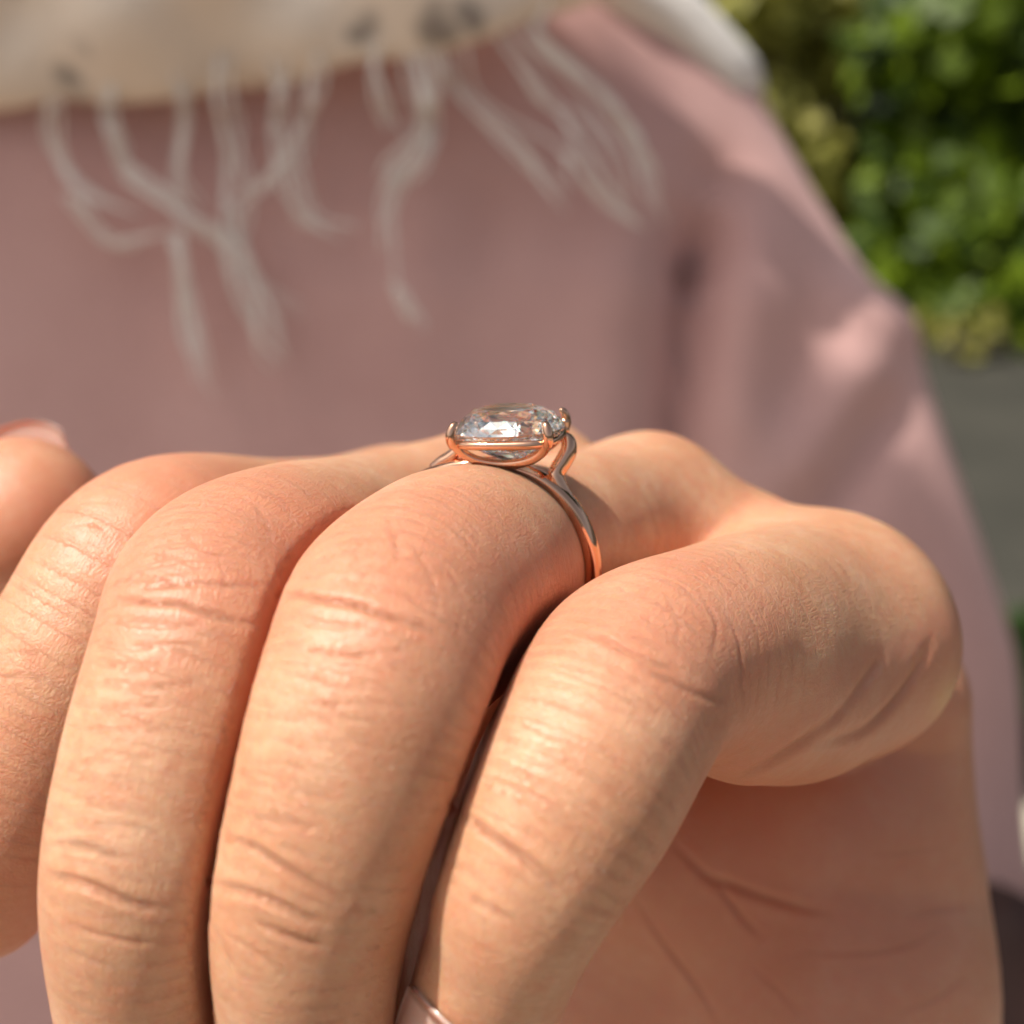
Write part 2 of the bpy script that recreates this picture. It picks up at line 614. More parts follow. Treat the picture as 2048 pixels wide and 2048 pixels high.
H = 0.45
allp = np.vstack([c[1] - c[2][:, None] for c in CH] + [c[1] + c[2][:, None] for c in CH])
lo = allp.min(0) - 3
hi = allp.max(0) + 3
BS = 16                                            # block of fine cells
nb = np.ceil((hi - lo) / (H * BS)).astype(int)
dims = nb * BS + 1
GRID = np.full(dims, 9.0, np.float32)
mids = [0.5 * (pts[:-1] + pts[1:]) for _, pts, _ in CH]
half = [np.linalg.norm(pts[1:] - pts[:-1], axis=1) * .5 + np.maximum(rad[1:], rad[:-1]) for _, pts, rad in CH]
ar = np.arange(BS + 1)
loc = np.stack(np.meshgrid(ar, ar, ar, indexing='ij'), -1).reshape(-1, 3).astype(np.float32) * H
HD = BS * H * math.sqrt(3) / 2
for bi in range(nb[0]):
    for bj in range(nb[1]):
        for bk in range(nb[2]):
            o = (lo + np.array([bi, bj, bk]) * BS * H).astype(np.float32)
            c = (o + BS * H / 2)[None]
            keeps = []
            for m_, h_ in zip(mids, half):
                dd = np.linalg.norm(m_ - c, axis=1) - h_
                keeps.append(np.nonzero(dd < HD + 5)[0])
            full = [np.arange(len(m_)) for m_ in mids]
            if sum(map(len, keeps)) == 0:
                continue
            dc = hand_sdf(c, keeps)[0]
            sl = (slice(bi * BS, bi * BS + BS + 1), slice(bj * BS, bj * BS + BS + 1), slice(bk * BS, bk * BS + BS + 1))
            if dc < -HD - 3:
                GRID[sl] = -9
            elif dc < HD + 3:
                GRID[sl] = hand_sdf(loc + o, keeps).reshape(BS + 1, BS + 1, BS + 1)


def surface_nets(g, h, lo):
    s = g < 0
    c = [(slice(i, g.shape[0] - 1 + i), slice(j, g.shape[1] - 1 + j), slice(k, g.shape[2] - 1 + k)) for i in (0, 1) for j in (0, 1) for k in (0, 1)]
    cnt = sum(s[q].astype(np.int8) for q in c)
    cells = np.argwhere((cnt > 0) & (cnt < 8))
    idx = np.full([d - 1 for d in g.shape], -1, np.int64)
    idx[tuple(cells.T)] = np.arange(len(cells))
    acc = np.zeros((len(cells), 3))
    num = np.zeros(len(cells))
    corner = [(i, j, k) for i in (0, 1) for j in (0, 1) for k in (0, 1)]
    val = [g[tuple((cells + np.array(q)).T)] for q in corner]
    for a in range(8):
        for b in range(a + 1, 8):
            if sum(abs(x - y) for x, y in zip(corner[a], corner[b])) != 1:
                continue
            m = (val[a] < 0) != (val[b] < 0)
            t = val[a][m] / (val[a][m] - val[b][m])
            acc[m] += np.array(corner[a]) + t[:, None] * (np.array(corner[b]) - np.array(corner[a]))
            num[m] += 1
    V = (cells + acc / num[:, None]) * h + lo
    Q = []
    for ax in range(3):
        o1, o2 = [(1, 2), (2, 0), (0, 1)][ax]
        sa = [slice(None)] * 3
        sb = [slice(None)] * 3
        sa[ax], sb[ax] = slice(0, -1), slice(1, None)
        A, B = s[tuple(sa)], s[tuple(sb)]
        e = np.argwhere(A != B)
        e = e[(e[:, o1] > 0) & (e[:, o2] > 0) & (e[:, o1] < idx.shape[o1]) & (e[:, o2] < idx.shape[o2])]
        inside = A[tuple(e.T)]
        u, v = np.zeros(3, int), np.zeros(3, int)
        u[o1], v[o2] = 1, 1
        q = np.stack([idx[tuple((e - u - v).T)], idx[tuple((e - v).T)], idx[tuple(e.T)], idx[tuple((e - u).T)]], 1)
        q[~inside] = q[~inside][:, ::-1]
        Q.append(q)
    return V, np.vstack(Q)


def edges_of(F, n):
    e = np.vstack([F[:, [0, 1]], F[:, [1, 2]], F[:, [2, 3]], F[:, [3, 0]]])
    return np.sort(e, 1)


def smooth(V, F, it, lam=.5):
    e = np.unique(edges_of(F, len(V)), axis=0)
    deg = np.bincount(e.ravel(), minlength=len(V))[:, None]
    for _ in range(it):
        s = np.stack([np.bincount(e[:, 0], V[e[:, 1], a], len(V)) + np.bincount(e[:, 1], V[e[:, 0], a], len(V)) for a in range(3)], 1)
        V = V + lam * (s / deg - V)
    return V


def subdiv(V, F):
    e = edges_of(F, len(V))
    ue, inv = np.unique(e, axis=0, return_inverse=True)
    inv = inv.reshape(4, len(F)).T + len(V)
    fc = np.arange(len(F)) + len(V) + len(ue)
    V2 = np.vstack([V, V[ue].mean(1), V[F].mean(1)])
    F2 = np.vstack([np.stack([F[:, k], inv[:, k], fc, inv[:, k - 1]], 1) for k in range(4)])
    return V2, F2


def normals(V, F):
    n = np.cross(V[F[:, 2]] - V[F[:, 0]], V[F[:, 3]] - V[F[:, 1]])
    out = np.stack([np.bincount(F.ravel(), np.repeat(n[:, a], 4), len(V)) for a in range(3)], 1)
    return out / (np.linalg.norm(out, axis=1)[:, None] + 1e-12)


HV, HF = surface_nets(GRID, H, lo)
HV = smooth(HV, HF, 2)
HV, HF = subdiv(HV, HF)
HV = smooth(HV, HF, 2)
HN = normals(HV, HF)
print('hand verts', len(HV), len(HF))

# lines and folds of the skin, drawn across the fingers; each is dropped onto the surface and carved into it
# (half width mm, depth mm, lip on the far side, points)
Z3 = lambda p: (p[0] * .5176, 780 + p[1] * .5176)
Z5 = lambda p: (p[0] * .5176, 1348 + p[1] * .5176)
Z4 = lambda p: (1000 + p[0] * .5424, 820 + p[1] * .5424)
Z6 = lambda p: (700 + p[0] * .6977, 1500 + p[1] * .6977)
CR = [
    # ring finger, middle joint
    (Z3, .34, .30, .22, [(1068, 797), (1110, 790), (1180, 797), (1270, 815), (1370, 832), (1480, 870), (1600, 910), (1700, 938)]),
    (Z3, .22, .07, .0, [(1085, 880), (1200, 895), (1350, 912), (1500, 900)]),
    (Z3, .24, .10, .03, [(1110, 960), (1200, 1005), (1350, 1025), (1500, 1015), (1640, 975)]),
    (Z3, .22, .07, .0, [(1040, 1045), (1150, 1100), (1300, 1142), (1500, 1140)]),
    (Z3, .24, .09, .03, [(1080, 1165), (1200, 1200), (1300, 1222), (1420, 1215), (1600, 1225)]),
    (Z3, .22, .07, .0, [(965, 1262), (1100, 1275), (1280, 1270), (1500, 1285)]),
    (Z3, .22, .06, .0, [(950, 1340), (1120, 1360), (1300, 1365), (1480, 1370)]),
    (Z3, .22, .06, .0, [(930, 1420), (1060, 1440), (1250, 1470), (1400, 1465)]),
    (Z3, .22, .07, .0, [(920, 1500), (1050, 1530), (1200, 1560), (1330, 1570)]),
    (Z3, .22, .07, .0, [(900, 1620), (1020, 1650), (1150, 1680), (1250, 1695)]),
    (Z3, .25, .09, .0, [(1490, 480), (1520, 560), (1535, 640), (1500, 700)]),
    (Z3, .25, .08, .0, [(1600, 600), (1650, 690), (1690, 800), (1680, 860)]),
    (Z3, .25, .07, .0, [(1380, 770), (1420, 700), (1480, 660)]),
    (Z3, .28, .09, .06, [(1340, 470), (1500, 448), (1620, 470), (1720, 510), (1810, 590), (1850, 640)]),
    (Z3, .25, .07, .0, [(1550, 780), (1650, 850), (1800, 940)]),
    (Z3, .22, .06, .0, [(1700, 660), (1760, 740), (1800, 830)]),
    (Z3, .22, .06, .0, [(1400, 560), (1380, 640), (1400, 700)]),
    (Z3, .20, .06, .0, [(1560, 395), (1680, 420), (1790, 490), (1870, 580)]),
    (Z3, .20, .06, .0, [(1640, 355), (1760, 390), (1850, 450), (1920, 540)]),
    (Z3, .20, .05, .0, [(1700, 320), (1820, 360), (1900, 420)]),
    # middle finger, middle joint
    (Z3, .30, .18, .10, [(440, 800), (500, 815), (600, 825), (700, 830), (800, 865), (950, 902), (1010, 905)]),
    (Z3, .28, .12, .05, [(560, 770), (640, 757), (760, 750), (900, 755), (1060, 757)]),
    (Z3, .28, .13, .0, [(425, 752), (500, 735), (560, 712)]),
    (Z3, .24, .08, .0, [(420, 880), (560, 905), (700, 910), (850, 890)]),
    (Z3, .24, .09, .02, [(380, 985), (500, 995), (640, 990), (820, 985)]),
    (Z3, .22, .06, .0, [(370, 1060), (520, 1060), (700, 1050)]),
    (Z3, .24, .08, .0, [(380, 1125), (560, 1145), (700, 1140), (800, 1112)]),
    (Z3, .22, .05, .0, [(340, 1210), (500, 1220), (700, 1212)]),
    (Z3, .22, .06, .0, [(330, 1300), (480, 1312), (650, 1310)]),
    (Z3, .22, .06, .0, [(300, 1390), (460, 1405), (640, 1430)]),
    (Z3, .22, .07, .0, [(560, 620), (700, 650), (770, 700)]),
    (Z3, .22, .07, .0, [(700, 520), (760, 600), (850, 640), (960, 600)]),
    (Z3, .22, .06, .0, [(850, 650), (870, 740), (850, 800)]),
    (Z3, .22, .06, .0, [(880, 400), (960, 430), (1020, 500), (1050, 590)]),
    (Z3, .20, .05, .0, [(1000, 380), (1080, 420), (1130, 500), (1140, 560)]),
    (Z3, .20, .05, .0, [(1080, 330), (1170, 380), (1220, 450)]),
    (Z3, .20, .05, .0, [(1000, 620), (1040, 680), (1030, 720)]),
    # index finger
    (Z3, .28, .10, .04, [(-60, 1100), (0, 1110), (90, 1105), (200, 1122)]),
    (Z3, .25, .06, .0, [(0, 1010), (150, 1022)]),
    (Z3, .28, .08, .0, [(280, 440), (380, 430), (470, 440)]),
    (Z3, .25, .06, .0, [(230, 540), (340, 520), (430, 560)]),
    # middle finger, end joint
    (Z5, .30, .20, .12, [(198, 660), (280, 660), (350, 675), (440, 706), (510, 716)]),
    (Z5, .36, .32, .20, [(190, 778), (260, 794), (330, 810), (420, 850), (520, 890), (630, 915)]),
    (Z5, .28, .13, .05, [(250, 965), (350, 1000), (480, 1032), (600, 1042)]),
    (Z5, .24, .07, .0, [(330, 500), (430, 515), (560, 535)]),
    (Z5, .26, .10, .03, [(215, 605), (330, 590), (430, 585), (560, 605), (650, 660), (700, 700)]),
    (Z5, .22, .06, .0, [(240, 430), (400, 400), (560, 430), (680, 480)]),
    (Z5, .22, .06, .0, [(250, 360), (420, 330), (560, 350)]),
    (Z5, .22, .06, .0, [(250, 1060), (330, 1100), (430, 1130)]),
    (Z5, .20, .05, .0, [(320, 1130), (360, 1180), (380, 1220)]),
    # ring finger, end joint
    (Z5, .34, .24, .14, [(840, 640), (930, 655), (1000, 680), (1100, 745), (1200, 810), (1330, 882)]),
    (Z5, .36, .30, .18, [(800, 790), (830, 815), (900, 830), (980, 850), (1080, 892), (1180, 942), (1250, 960)]),
    (Z5, .32, .24, .14, [(980, 955), (1080, 1000), (1170, 1032), (1250, 1056)]),
    (Z5, .28, .13, .05, [(870, 1010), (960, 1060), (1050, 1122), (1130, 1192)]),
    (Z5, .26, .09, .0, [(815, 960), (870, 1062), (920, 1150), (1000, 1190)]),
    (Z5, .24, .08, .0, [(850, 560), (960, 555), (1060, 590)]),
    (Z5, .24, .09, .03, [(1060, 545), (1150, 578), (1250, 602)]),
    (Z5, .24, .08, .0, [(1050, 660), (1130, 682), (1210, 700)]),
    (Z5, .22, .06, .0, [(870, 460), (1000, 480), (1130, 520)]),
    (Z5, .22, .06, .0, [(900, 380), (1050, 390), (1200, 430)]),
    (Z5, .22, .07, .0, [(1100, 820), (1200, 870), (1290, 910)]),
    # little finger
    (Z6, .36, .26, .20, [(285, 150), (300, 168), (360, 212), (430, 262), (500, 312), (560, 366), (600, 408)]),
    (Z6, .28, .12, .06, [(325, 415), (400, 452), (470, 496)]),
    (Z6, .24, .08, .0, [(265, 310), (310, 335), (370, 370)]),
    (Z6, .24, .07, .0, [(380, 80), (480, 112), (560, 162)]),
    (Z6, .22, .06, .0, [(300, 60), (400, 90), (470, 130)]),
    (Z6, .22, .06, .0, [(330, 250), (420, 300), (480, 350)]),
    (Z4, .30, .14, .06, [(290, 815), (380, 852), (470, 892), (560, 932), (640, 950)]),
    (Z4, .30, .15, .06, [(520, 950), (640, 1010), (760, 1062), (830, 1070)]),
    (Z4, .24, .08, .0, [(200, 950), (330, 1000), (430, 1052), (560, 1112), (620, 1120)]),
    (Z4, .24, .08, .0, [(85, 1162), (200, 1202), (330, 1242), (450, 1260)]),
    (Z4, .22, .06, .0, [(150, 1060), (280, 1110), (420, 1160)]),
    (Z4, .22, .06, .0, [(0, 1250), (120, 1300), (260, 1340)]),
    (Z4, .22, .06, .0, [(-20, 1370), (120, 1420), (240, 1480)]),
    (Z4, .26, .10, .02, [(730, 670), (790, 760), (800, 830), (780, 900)]),
    (Z4, .26, .10, .02, [(830, 740), (880, 850), (890, 960), (900, 1080)]),
    (Z4, .24, .07, .0, [(420, 600), (560, 610), (680, 662), (740, 722)]),
    (Z4, .22, .06, .0, [(900, 720), (950, 820), (960, 900)]),
    (Z4, .22, .06, .0, [(620, 700), (660, 790), (650, 860)]),
    (Z4, .22, .06, .0, [(500, 760), (600, 800), (700, 880)]),
    (Z4, .22, .05, .0, [(800, 480), (880, 560), (940, 660)]),
    (Z4, .22, .05, .0, [(700, 560), (780, 600), (860, 680)]),
    # folds at the root of the little finger and lines of the palm
    (Z4, .75, .45, .12, [(1180, 1230), (1340, 1180), (1450, 1080), (1530, 970), (1590, 860)]),
    (Z4, .75, .34, .06, [(1180, 1210), (1300, 1060), (1380, 950), (1415, 905)]),
    (Z4, .75, .38, .12, [(840, 1385), (1000, 1300), (1150, 1200), (1280, 1100)]),
    (Z4, .55, .45, .15, [(640, 1600), (720, 1680), (780, 1730), (860, 1752), (960, 1790), (1100, 1832), (1210, 1852)]),
    (Z4, .45, .30, .05, [(780, 1730), (840, 1800), (900, 1880), (960, 1935)]),
    (Z6, .45, .28, .05, [(830, 440), (890, 540), (950, 620), (1010, 700), (1050, 775)]),
    (Z6, .36, .16, .0, [(1290, 575), (1400, 582), (1530, 575), (1620, 550), (1710, 495)]),
    (Z6, .32, .10, .0, [(1480, 300), (1600, 290), (1720, 270)]),
    (Z6, .36, .14, .0, [(1600, 470), (1700, 455), (1780, 450)]),
    (Z6, .36, .14, .0, [(1560, 760), (1680, 710), (1770, 640)]),
    (Z6, .36, .12, .0, [(1150, 620), (1230, 690), (1300, 770)]),
]
bvh = BVHTree.FromPolygons(HV.tolist(), HF.tolist())
EYE = Vector((0, -D0, 0))
disp = np.zeros(len(HV))
crease = np.zeros(len(HV), np.float32)
for tr, wd, dep, lip, pl in CR:
    minor = dep < .12
    wd *= .72 if minor else .8
    lip *= .6
    dep *= .7 if minor else .78
    pl = crom([tr(q) for q in pl], 10)
    hit = []
    for u, v in pl:
        d = Vector(P(u, v, 40)) - EYE
        h = bvh.ray_cast(EYE, d.normalized())
        if h[0] is not None:
            hit.append((h[0][0], h[0][1], h[0][2]))
    if len(hit) < 3:
        continue
    hit = np.array(hit)
    # keep the run on one finger: cut where the surface jumps away in depth
    jump = np.linalg.norm(np.diff(hit, axis=0), axis=1)
    runs = np.split(np.arange(len(hit)), np.nonzero(jump > 2.5)[0] + 1)
    for run in runs:
        if len(run) < 3:
            continue
        L = hit[run]
        reach = wd * 5
        m = np.nonzero(((HV > L.min(0) - reach) & (HV < L.max(0) + reach)).all(1))[0]
        if len(m) == 0:
            continue
        p = HV[m]
        best = np.full(len(m), 1e9)
        side = np.zeros(len(m))
        tt = np.zeros(len(m))
        for i in range(len(L) - 1):
            a, b = L[i], L[i + 1]
            ab = b - a
            t = np.clip(((p - a) @ ab) / (ab @ ab + 1e-9), 0, 1)
            q = p - a - t[:, None] * ab
            d = np.linalg.norm(q, axis=1)
            c = d < best
            best[c] = d[c]
            tt[c] = (i + t[c]) / (len(L) - 1)
            sg = np.einsum('ij,ij->i', np.cross(ab[None], q), HN[m])
            side[c] = np.sign(sg[c])
        along = np.clip(np.sin(np.clip(tt, .02, .98) * math.pi), 0, 1) ** .6
        s = best * side
        prof = -dep * np.exp(-(s / wd) ** 2) + lip * .55 * np.exp(-((s - 1.9 * wd) / (1.7 * wd)) ** 2) + (lip + dep * .25) * .55 * np.exp(-((s + 2.0 * wd) / (1.6 * wd)) ** 2)
        disp[m] += prof * along
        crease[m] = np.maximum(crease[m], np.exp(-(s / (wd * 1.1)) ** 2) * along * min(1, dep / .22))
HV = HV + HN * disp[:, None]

# coordinates along and around each finger, for the fine lines of the skin
along = np.zeros((len(HV), 3), np.float32)
bestd = np.full(len(HV), 1e9)
redness = np.zeros(len(HV), np.float32)
palmw = np.zeros(len(HV), np.float32)
JOINTS = {'index': (318, 1112, 8), 'middle': (442, 1180, -11), 'ring': (800, 1235, -15), 'pinky': (1260, 1330, -12)}
for ci, (g, pts, rad) in enumerate(CH):
    if g == 'body' and ci > 8:
        pass
    L = np.concatenate([[0], np.cumsum(np.linalg.norm(np.diff(pts, axis=0), axis=1))])
    tan = np.gradient(pts, axis=0)
    tan /= np.linalg.norm(tan, axis=1)[:, None]
    ref = np.array([0.1, -.75, .65])
    bb = ((HV > pts.min(0) - rad.max() - 2) & (HV < pts.max(0) + rad.max() + 2)).all(1)
    m = np.nonzero(bb)[0]
    p = HV[m]
    for i in range(len(pts) - 1):
        d, t = seg_d(p, pts[i], pts[i + 1], rad[i], rad[i + 1])
        d = np.abs(d) + (0 if g in FINGERS else .8)
        c = d < bestd[m]
        mm = m[c]
        bestd[mm] = d[c]
        tg = tan[i] * (1 - t[c])[:, None] + tan[i + 1] * t[c][:, None]
        rr = ref - tg * (tg @ ref)[:, None]
        rr /= np.linalg.norm(rr, axis=1)[:, None]
        ww = np.cross(tg, rr)
        q = p[c] - pts[i] - t[c][:, None] * (pts[i + 1] - pts[i])
        ang = np.arctan2(np.einsum('ij,ij->i', q, ww), np.einsum('ij,ij->i', q, rr))
        along[mm, 0] = L[i] + t[c] * (L[i + 1] - L[i])
        along[mm, 1] = ang * (rad[i] if g in FINGERS else 9)
        along[mm, 2] = ci * .37
        palmw[mm] = 1.0 if (g == 'palm' or ci in (5, 6, 7)) else (np.clip((np.abs(ang) - 1.0) / .55, 0, 1) if g in FINGERS else 0)
palmw = np.maximum(palmw, np.clip((-HV[:, 2] - 9) / 3, 0, 1) * (HV[:, 1] > 12)).astype(np.float32)
e_ = np.unique(edges_of(HF, len(HV)), axis=0)
dg_ = np.bincount(e_.ravel(), minlength=len(HV))
seam = np.abs(along[e_[:, 0], 2] - along[e_[:, 1], 2]) > .01
palmw[e_[seam].ravel()] = 3
for _ in range(30):
    palmw = (np.bincount(e_[:, 0], palmw[e_[:, 1]], len(HV)) + np.bincount(e_[:, 1], palmw[e_[:, 0]], len(HV))) / dg_
for g, j in JOINTS.items():
    d = np.linalg.norm(HV - P(*j), axis=1)
    redness = np.maximum(redness, np.exp(-np.maximum(d - 7.5, 0) ** 2 / 18.0)).astype(np.float32)
for j, r_ in (((40, 1075, 20), 14.), ((0, 1650, 5), 12.), ((1430, 1690, 26), 10.)):
    d = np.linalg.norm(HV - P(*j), axis=1)
    redness = np.maximum(redness, .85 * np.exp(-(d / r_) ** 2)).astype(np.float32)

person = tag(empty('person', to_world(np.array([60., 330., -420.])) * np.array([1, 1, 0])),
             'person in a dusty pink pullover holding up a bent hand with a ring', 'person')
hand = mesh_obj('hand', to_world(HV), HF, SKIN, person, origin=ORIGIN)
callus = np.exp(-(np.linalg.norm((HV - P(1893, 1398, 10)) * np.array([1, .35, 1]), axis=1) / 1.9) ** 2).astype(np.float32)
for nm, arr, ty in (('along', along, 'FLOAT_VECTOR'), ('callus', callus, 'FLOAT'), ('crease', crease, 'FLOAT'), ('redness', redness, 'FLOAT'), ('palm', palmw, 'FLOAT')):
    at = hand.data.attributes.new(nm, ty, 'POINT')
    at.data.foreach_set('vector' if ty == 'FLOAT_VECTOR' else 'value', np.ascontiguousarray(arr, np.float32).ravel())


def nail(c, axis, dorsal, length, width, curve_r, name='fingernail', lift=0.0):
    """curved plate lying on the back of a finger end; c is the finger axis point under its middle, mm"""
    axis = np.array(axis, float)
    axis /= np.linalg.norm(axis)
    dorsal = np.array(dorsal, float)
    dorsal -= axis * (axis @ dorsal)
    dorsal /= np.linalg.norm(dorsal)
    sd = np.cross(axis, dorsal)
    nu, nv = 15, 15
    V, F = [], []
    for layer in (0, 1):
        for i in range(nu):
            for j in range(nv):
                a = (j / (nv - 1) - .5) * 2
                s = (i / (nu - 1) - .5) * 2
                endc = 1 - .34 * (abs(a) ** 2.2)          # rounded free edge and cuticle
                ang = a * width / curve_r / 2
                r = curve_r - layer * .38 - .10 * (s ** 2) * length * .12
                V.append(np.array(c) + axis * (s * endc * length / 2) + dorsal * (math.cos(ang) * r + lift * s) + sd * math.sin(ang) * r)
    for layer in (0, 1):
        k = layer * nu * nv
        for i in range(nu - 1):
            for j in range(nv - 1):
                q = (k + i * nv + j, k + i * nv + j + 1, k + (i + 1) * nv + j + 1, k + (i + 1) * nv + j)
                F.append(q if layer else q[::-1])
    rim = [i * nv for i in range(nu)] + [(nu - 1) * nv + j for j in range(1, nv)] + [i * nv + nv - 1 for i in range(nu - 2, -1, -1)] + list(range(nv - 2, 0, -1))
    for a, b in zip(rim, rim[1:] + rim[:1]):
        F.append((a, b, b + nu * nv, a + nu * nv))
    return mesh_obj(name, to_world(np.array(V)), F, NAIL, hand)


nail(P(962, 2040, -15.4), P(930, 2120, -12) - P(1012, 1890, -19), (-.42, -.9, .1), 10, 8.6, 5.5)
nail(P(-18, 1765, 6.5), P(-45, 1765, 8) - P(20, 1600, 5), (-.66, -.75, .1), 9, 8.6, 6.9)
nail(P(612, 2200, -11), P(612, 2260, -8) - P(611, 2000, -16), (0, -1, 0), 10, 10, 5.9)
nail(P(315, 2180, -8), P(330, 2250, -6) - P(287, 1960, -14), (-.1, -1, 0), 10, 10, 5.9)
nail(P(30, 976, 27), np.array([-.30, -.1, .94]), (-.1, .95, .1), 12.5, 10.5, 7.6, 'thumbnail')

# ------------------------------------------------------------------ pullover
C20, S20 = math.cos(R(7)), math.sin(R(7))     # the chest leans back 13 degrees


def wall_depth(v, h):
    """depth behind the ring of the leaning chest plane h mm in front of the camera at photo row v"""
    k = (v - 1024) / 1024 * HALF
    return h / (C20 - k * S20) - D0


OUT = crom([(1180, -420), (1230, -150), (1290, -20), (1395, 60), (1500, 190), (1585, 340), (1660, 470), (1730, 570), (1812, 645), (1832, 740),
            (1868, 860), (1915, 1000), (1965, 1150), (2008, 1290), (2022, 1420), (2030, 1600), (2050, 1800), (2085, 2000), (2130, 2400), (2150, 2900)], 6)
CHEST = 395.0


def foldval(u, v):
    z = np.zeros_like(u)

    def ridge(line, w, amp):
        L = crom(line, 8)
        best = np.full(u.shape, 1e9)
        tt = np.zeros(u.shape)
        for i in range(len(L) - 1):
            a, b = L[i], L[i + 1]
            ab = b - a
            t = np.clip(((u - a[0]) * ab[0] + (v - a[1]) * ab[1]) / (ab @ ab), 0, 1)
            d = np.hypot(u - a[0] - t * ab[0], v - a[1] - t * ab[1])
            c = d < best
            best = np.where(c, d, best)
            tt = np.where(c, (i + t) / (len(L) - 1), tt)
        return amp * .55 * np.exp(-(best / w) ** 2) * np.clip(np.sin(np.clip(tt, .06, .94) * math.pi) * 1.5, 0, 1)
    z += ridge([(1425, 430), (1395, 560), (1370, 720), (1352, 900), (1345, 1150), (1340, 1400)], 60, 42)
    z -= ridge([(1280, 450), (1255, 700), (1240, 1000), (1240, 1300)], 100, 8)
    z -= ridge([(1540, 420), (1500, 620), (1470, 800), (1480, 1000)], 75, 9)
    z += ridge([(1820, 760), (1730, 900), (1660, 1010), (1580, 1100)], 55, 12)
    z -= ridge([(1800, 680), (1700, 820), (1620, 930), (1540, 1010)], 55, 9)
    z += ridge([(1660, 560), (1600, 760), (1560, 900)], 55, 7)
    z += ridge([(985, 430), (955, 620), (945, 860)], 45, 5)
    z -= ridge([(870, 430), (850, 640), (840, 900)], 90, 4)
    z += ridge([(300, 500), (280, 800), (250, 1100)], 120, 5)
    z += ridge([(1500, 90), (1600, 300), (1700, 480)], 40, 4)
    return z


vs = np.linspace(-400, 2850, 120)
PV, PF = [], []
NTH = 150
for r, v in enumerate(vs):
    j = np.searchsorted(OUT[:, 1], v)
    j = min(max(j, 1), len(OUT) - 1)
    a, b = OUT[j - 1], OUT[j]
    uR = a[0] + (b[0] - a[0]) * np.clip((v - a[1]) / (b[1] - a[1] + 1e-9), 0, 1)
    uL = -1500.0
    rim = wall_depth(v, CHEST) + 75
    th = np.linspace(0, 2 * math.pi, NTH, endpoint=False)
    cs, sn = np.cos(th), np.sin(th)
    front = np.sign(sn) * np.abs(sn) ** .75
    dep = rim - front * np.where(sn > 0, 75, 120)
    # photo columns at the rim depth give the outline; the same width in mm is kept through the thickness
    xr, xl = P(uR, v, rim)[0], P(uL, v, rim)[0]
    x = (xr + xl) / 2 + (xr - xl) / 2 * np.sign(cs) * np.abs(cs) ** .9
    zz = D0 + dep
    uu = 1024 + x / zz / HALF * 1024
    dep = dep + np.where(sn > 0, foldval(uu, np.full_like(uu, v)), 0)
    y = -(v - 1024) / 1024 * HALF * (D0 + rim)
    PV += [(x[k], dep[k], y + (dep[k] - rim) * -math.tan(PITCH) * 0.0) for k in range(NTH)]
for r in range(len(vs) - 1):
    for k in range(NTH):
        a, b = r * NTH + k, r * NTH + (k + 1) % NTH
        PF.append((a, b, b + NTH, a + NTH))
PF.append(tuple(range(NTH))[::-1])
PF.append(tuple(range((len(vs) - 1) * NTH, len(vs) * NTH)))
pull = mesh_obj('pullover', to_world(np.array(PV)), PF, KNIT, person)

# ------------------------------------------------------------------ scarf with frayed fringe, over the pullover
CREAM = scarf_material('cream scarf', (.80, .68, .55), (.14, .12, .11))
FRAY = scarf_material('frayed yarn', (.88, .83, .76), None)
scarf = tag(empty('scarf', to_world(P(500, 0, wall_depth(0, CHEST - 30)))),
            'cream scarf with dark flecks and a frayed fringe across the chest of the pink pullover', 'scarf')


def sheet(rows, thick, name, mat, parent, bulge=0.0):
    """padded cloth: rows of lens-axis points (top to bottom), closed with a rounded hem"""
    A = np.array(rows)
    nr, nc = A.shape[:2]
    gu, gv = np.gradient(A, axis=1), np.gradient(A, axis=0)
    N = np.cross(gu, gv)
    N /= np.linalg.norm(N, axis=2)[..., None]
    if N[..., 1].mean() > 0:
        N = -N
    f = np.minimum(1, np.sqrt(np.clip(np.linspace(1, 0, nr)[:, None] * 5, 0, 1)))
    F_ = A + N * (thick * f[..., None] if f.ndim == 2 else thick)
    B_ = A - N * (thick * .4 * f[..., None])
    V = np.vstack([F_.reshape(-1, 3), B_.reshape(-1, 3)])
    k = nr * nc
    Fc = []
    for i in range(nr - 1):
        for j in range(nc - 1):
            q = (i * nc + j, i * nc + j + 1, (i + 1) * nc + j + 1, (i + 1) * nc + j)
            Fc += [q, tuple(x + k for x in q[::-1])]
    for j in range(nc - 1):
        Fc.append(((nr - 1) * nc + j, (nr - 1) * nc + j + 1, (nr - 1) * nc + j + 1 + k, (nr - 1) * nc + j + k))
        Fc.append((j + 1, j, j + k, j + 1 + k))
    for i in range(nr - 1):
        Fc.append((i * nc, (i + 1) * nc, (i + 1) * nc + k, i * nc + k))
        Fc.append(((i + 1) * nc + nc - 1, i * nc + nc - 1, i * nc + nc - 1 + k, (i + 1) * nc + nc - 1 + k))
    return mesh_obj(name, to_world(V), Fc, mat, parent)


HEM = crom([(-700, 260), (-300, 250), (0, 222), (120, 200), (210, 208), (330, 200), (450, 182), (600, 165), (700, 128), (850, 112), (950, 85), (1060, 45), (1180, 5), (1290, -60)], 6)
rows = []
for i in range(22):
    t = i / 21
    row = []
    for u, vb in HEM:
        v = vb - (1 - t) * (560 + .05 * u)
        wob = 6 * math.sin(u * .011 + t * 2.2) + 5 * math.sin(u * .004 - t * 5) + 4 * abs(math.sin(u * .006 + t * 7)) + 3 * math.sin(u * .021 - t * 9)
        row.append(P(u, v, wall_depth(v, CHEST - 12 - 6 * math.sin(t * math.pi)) + wob * .6 - (0 if u < 900 else 0)))
    rows.append(row)
sheet(rows, 4, 'scarf_cloth', CREAM, scarf)
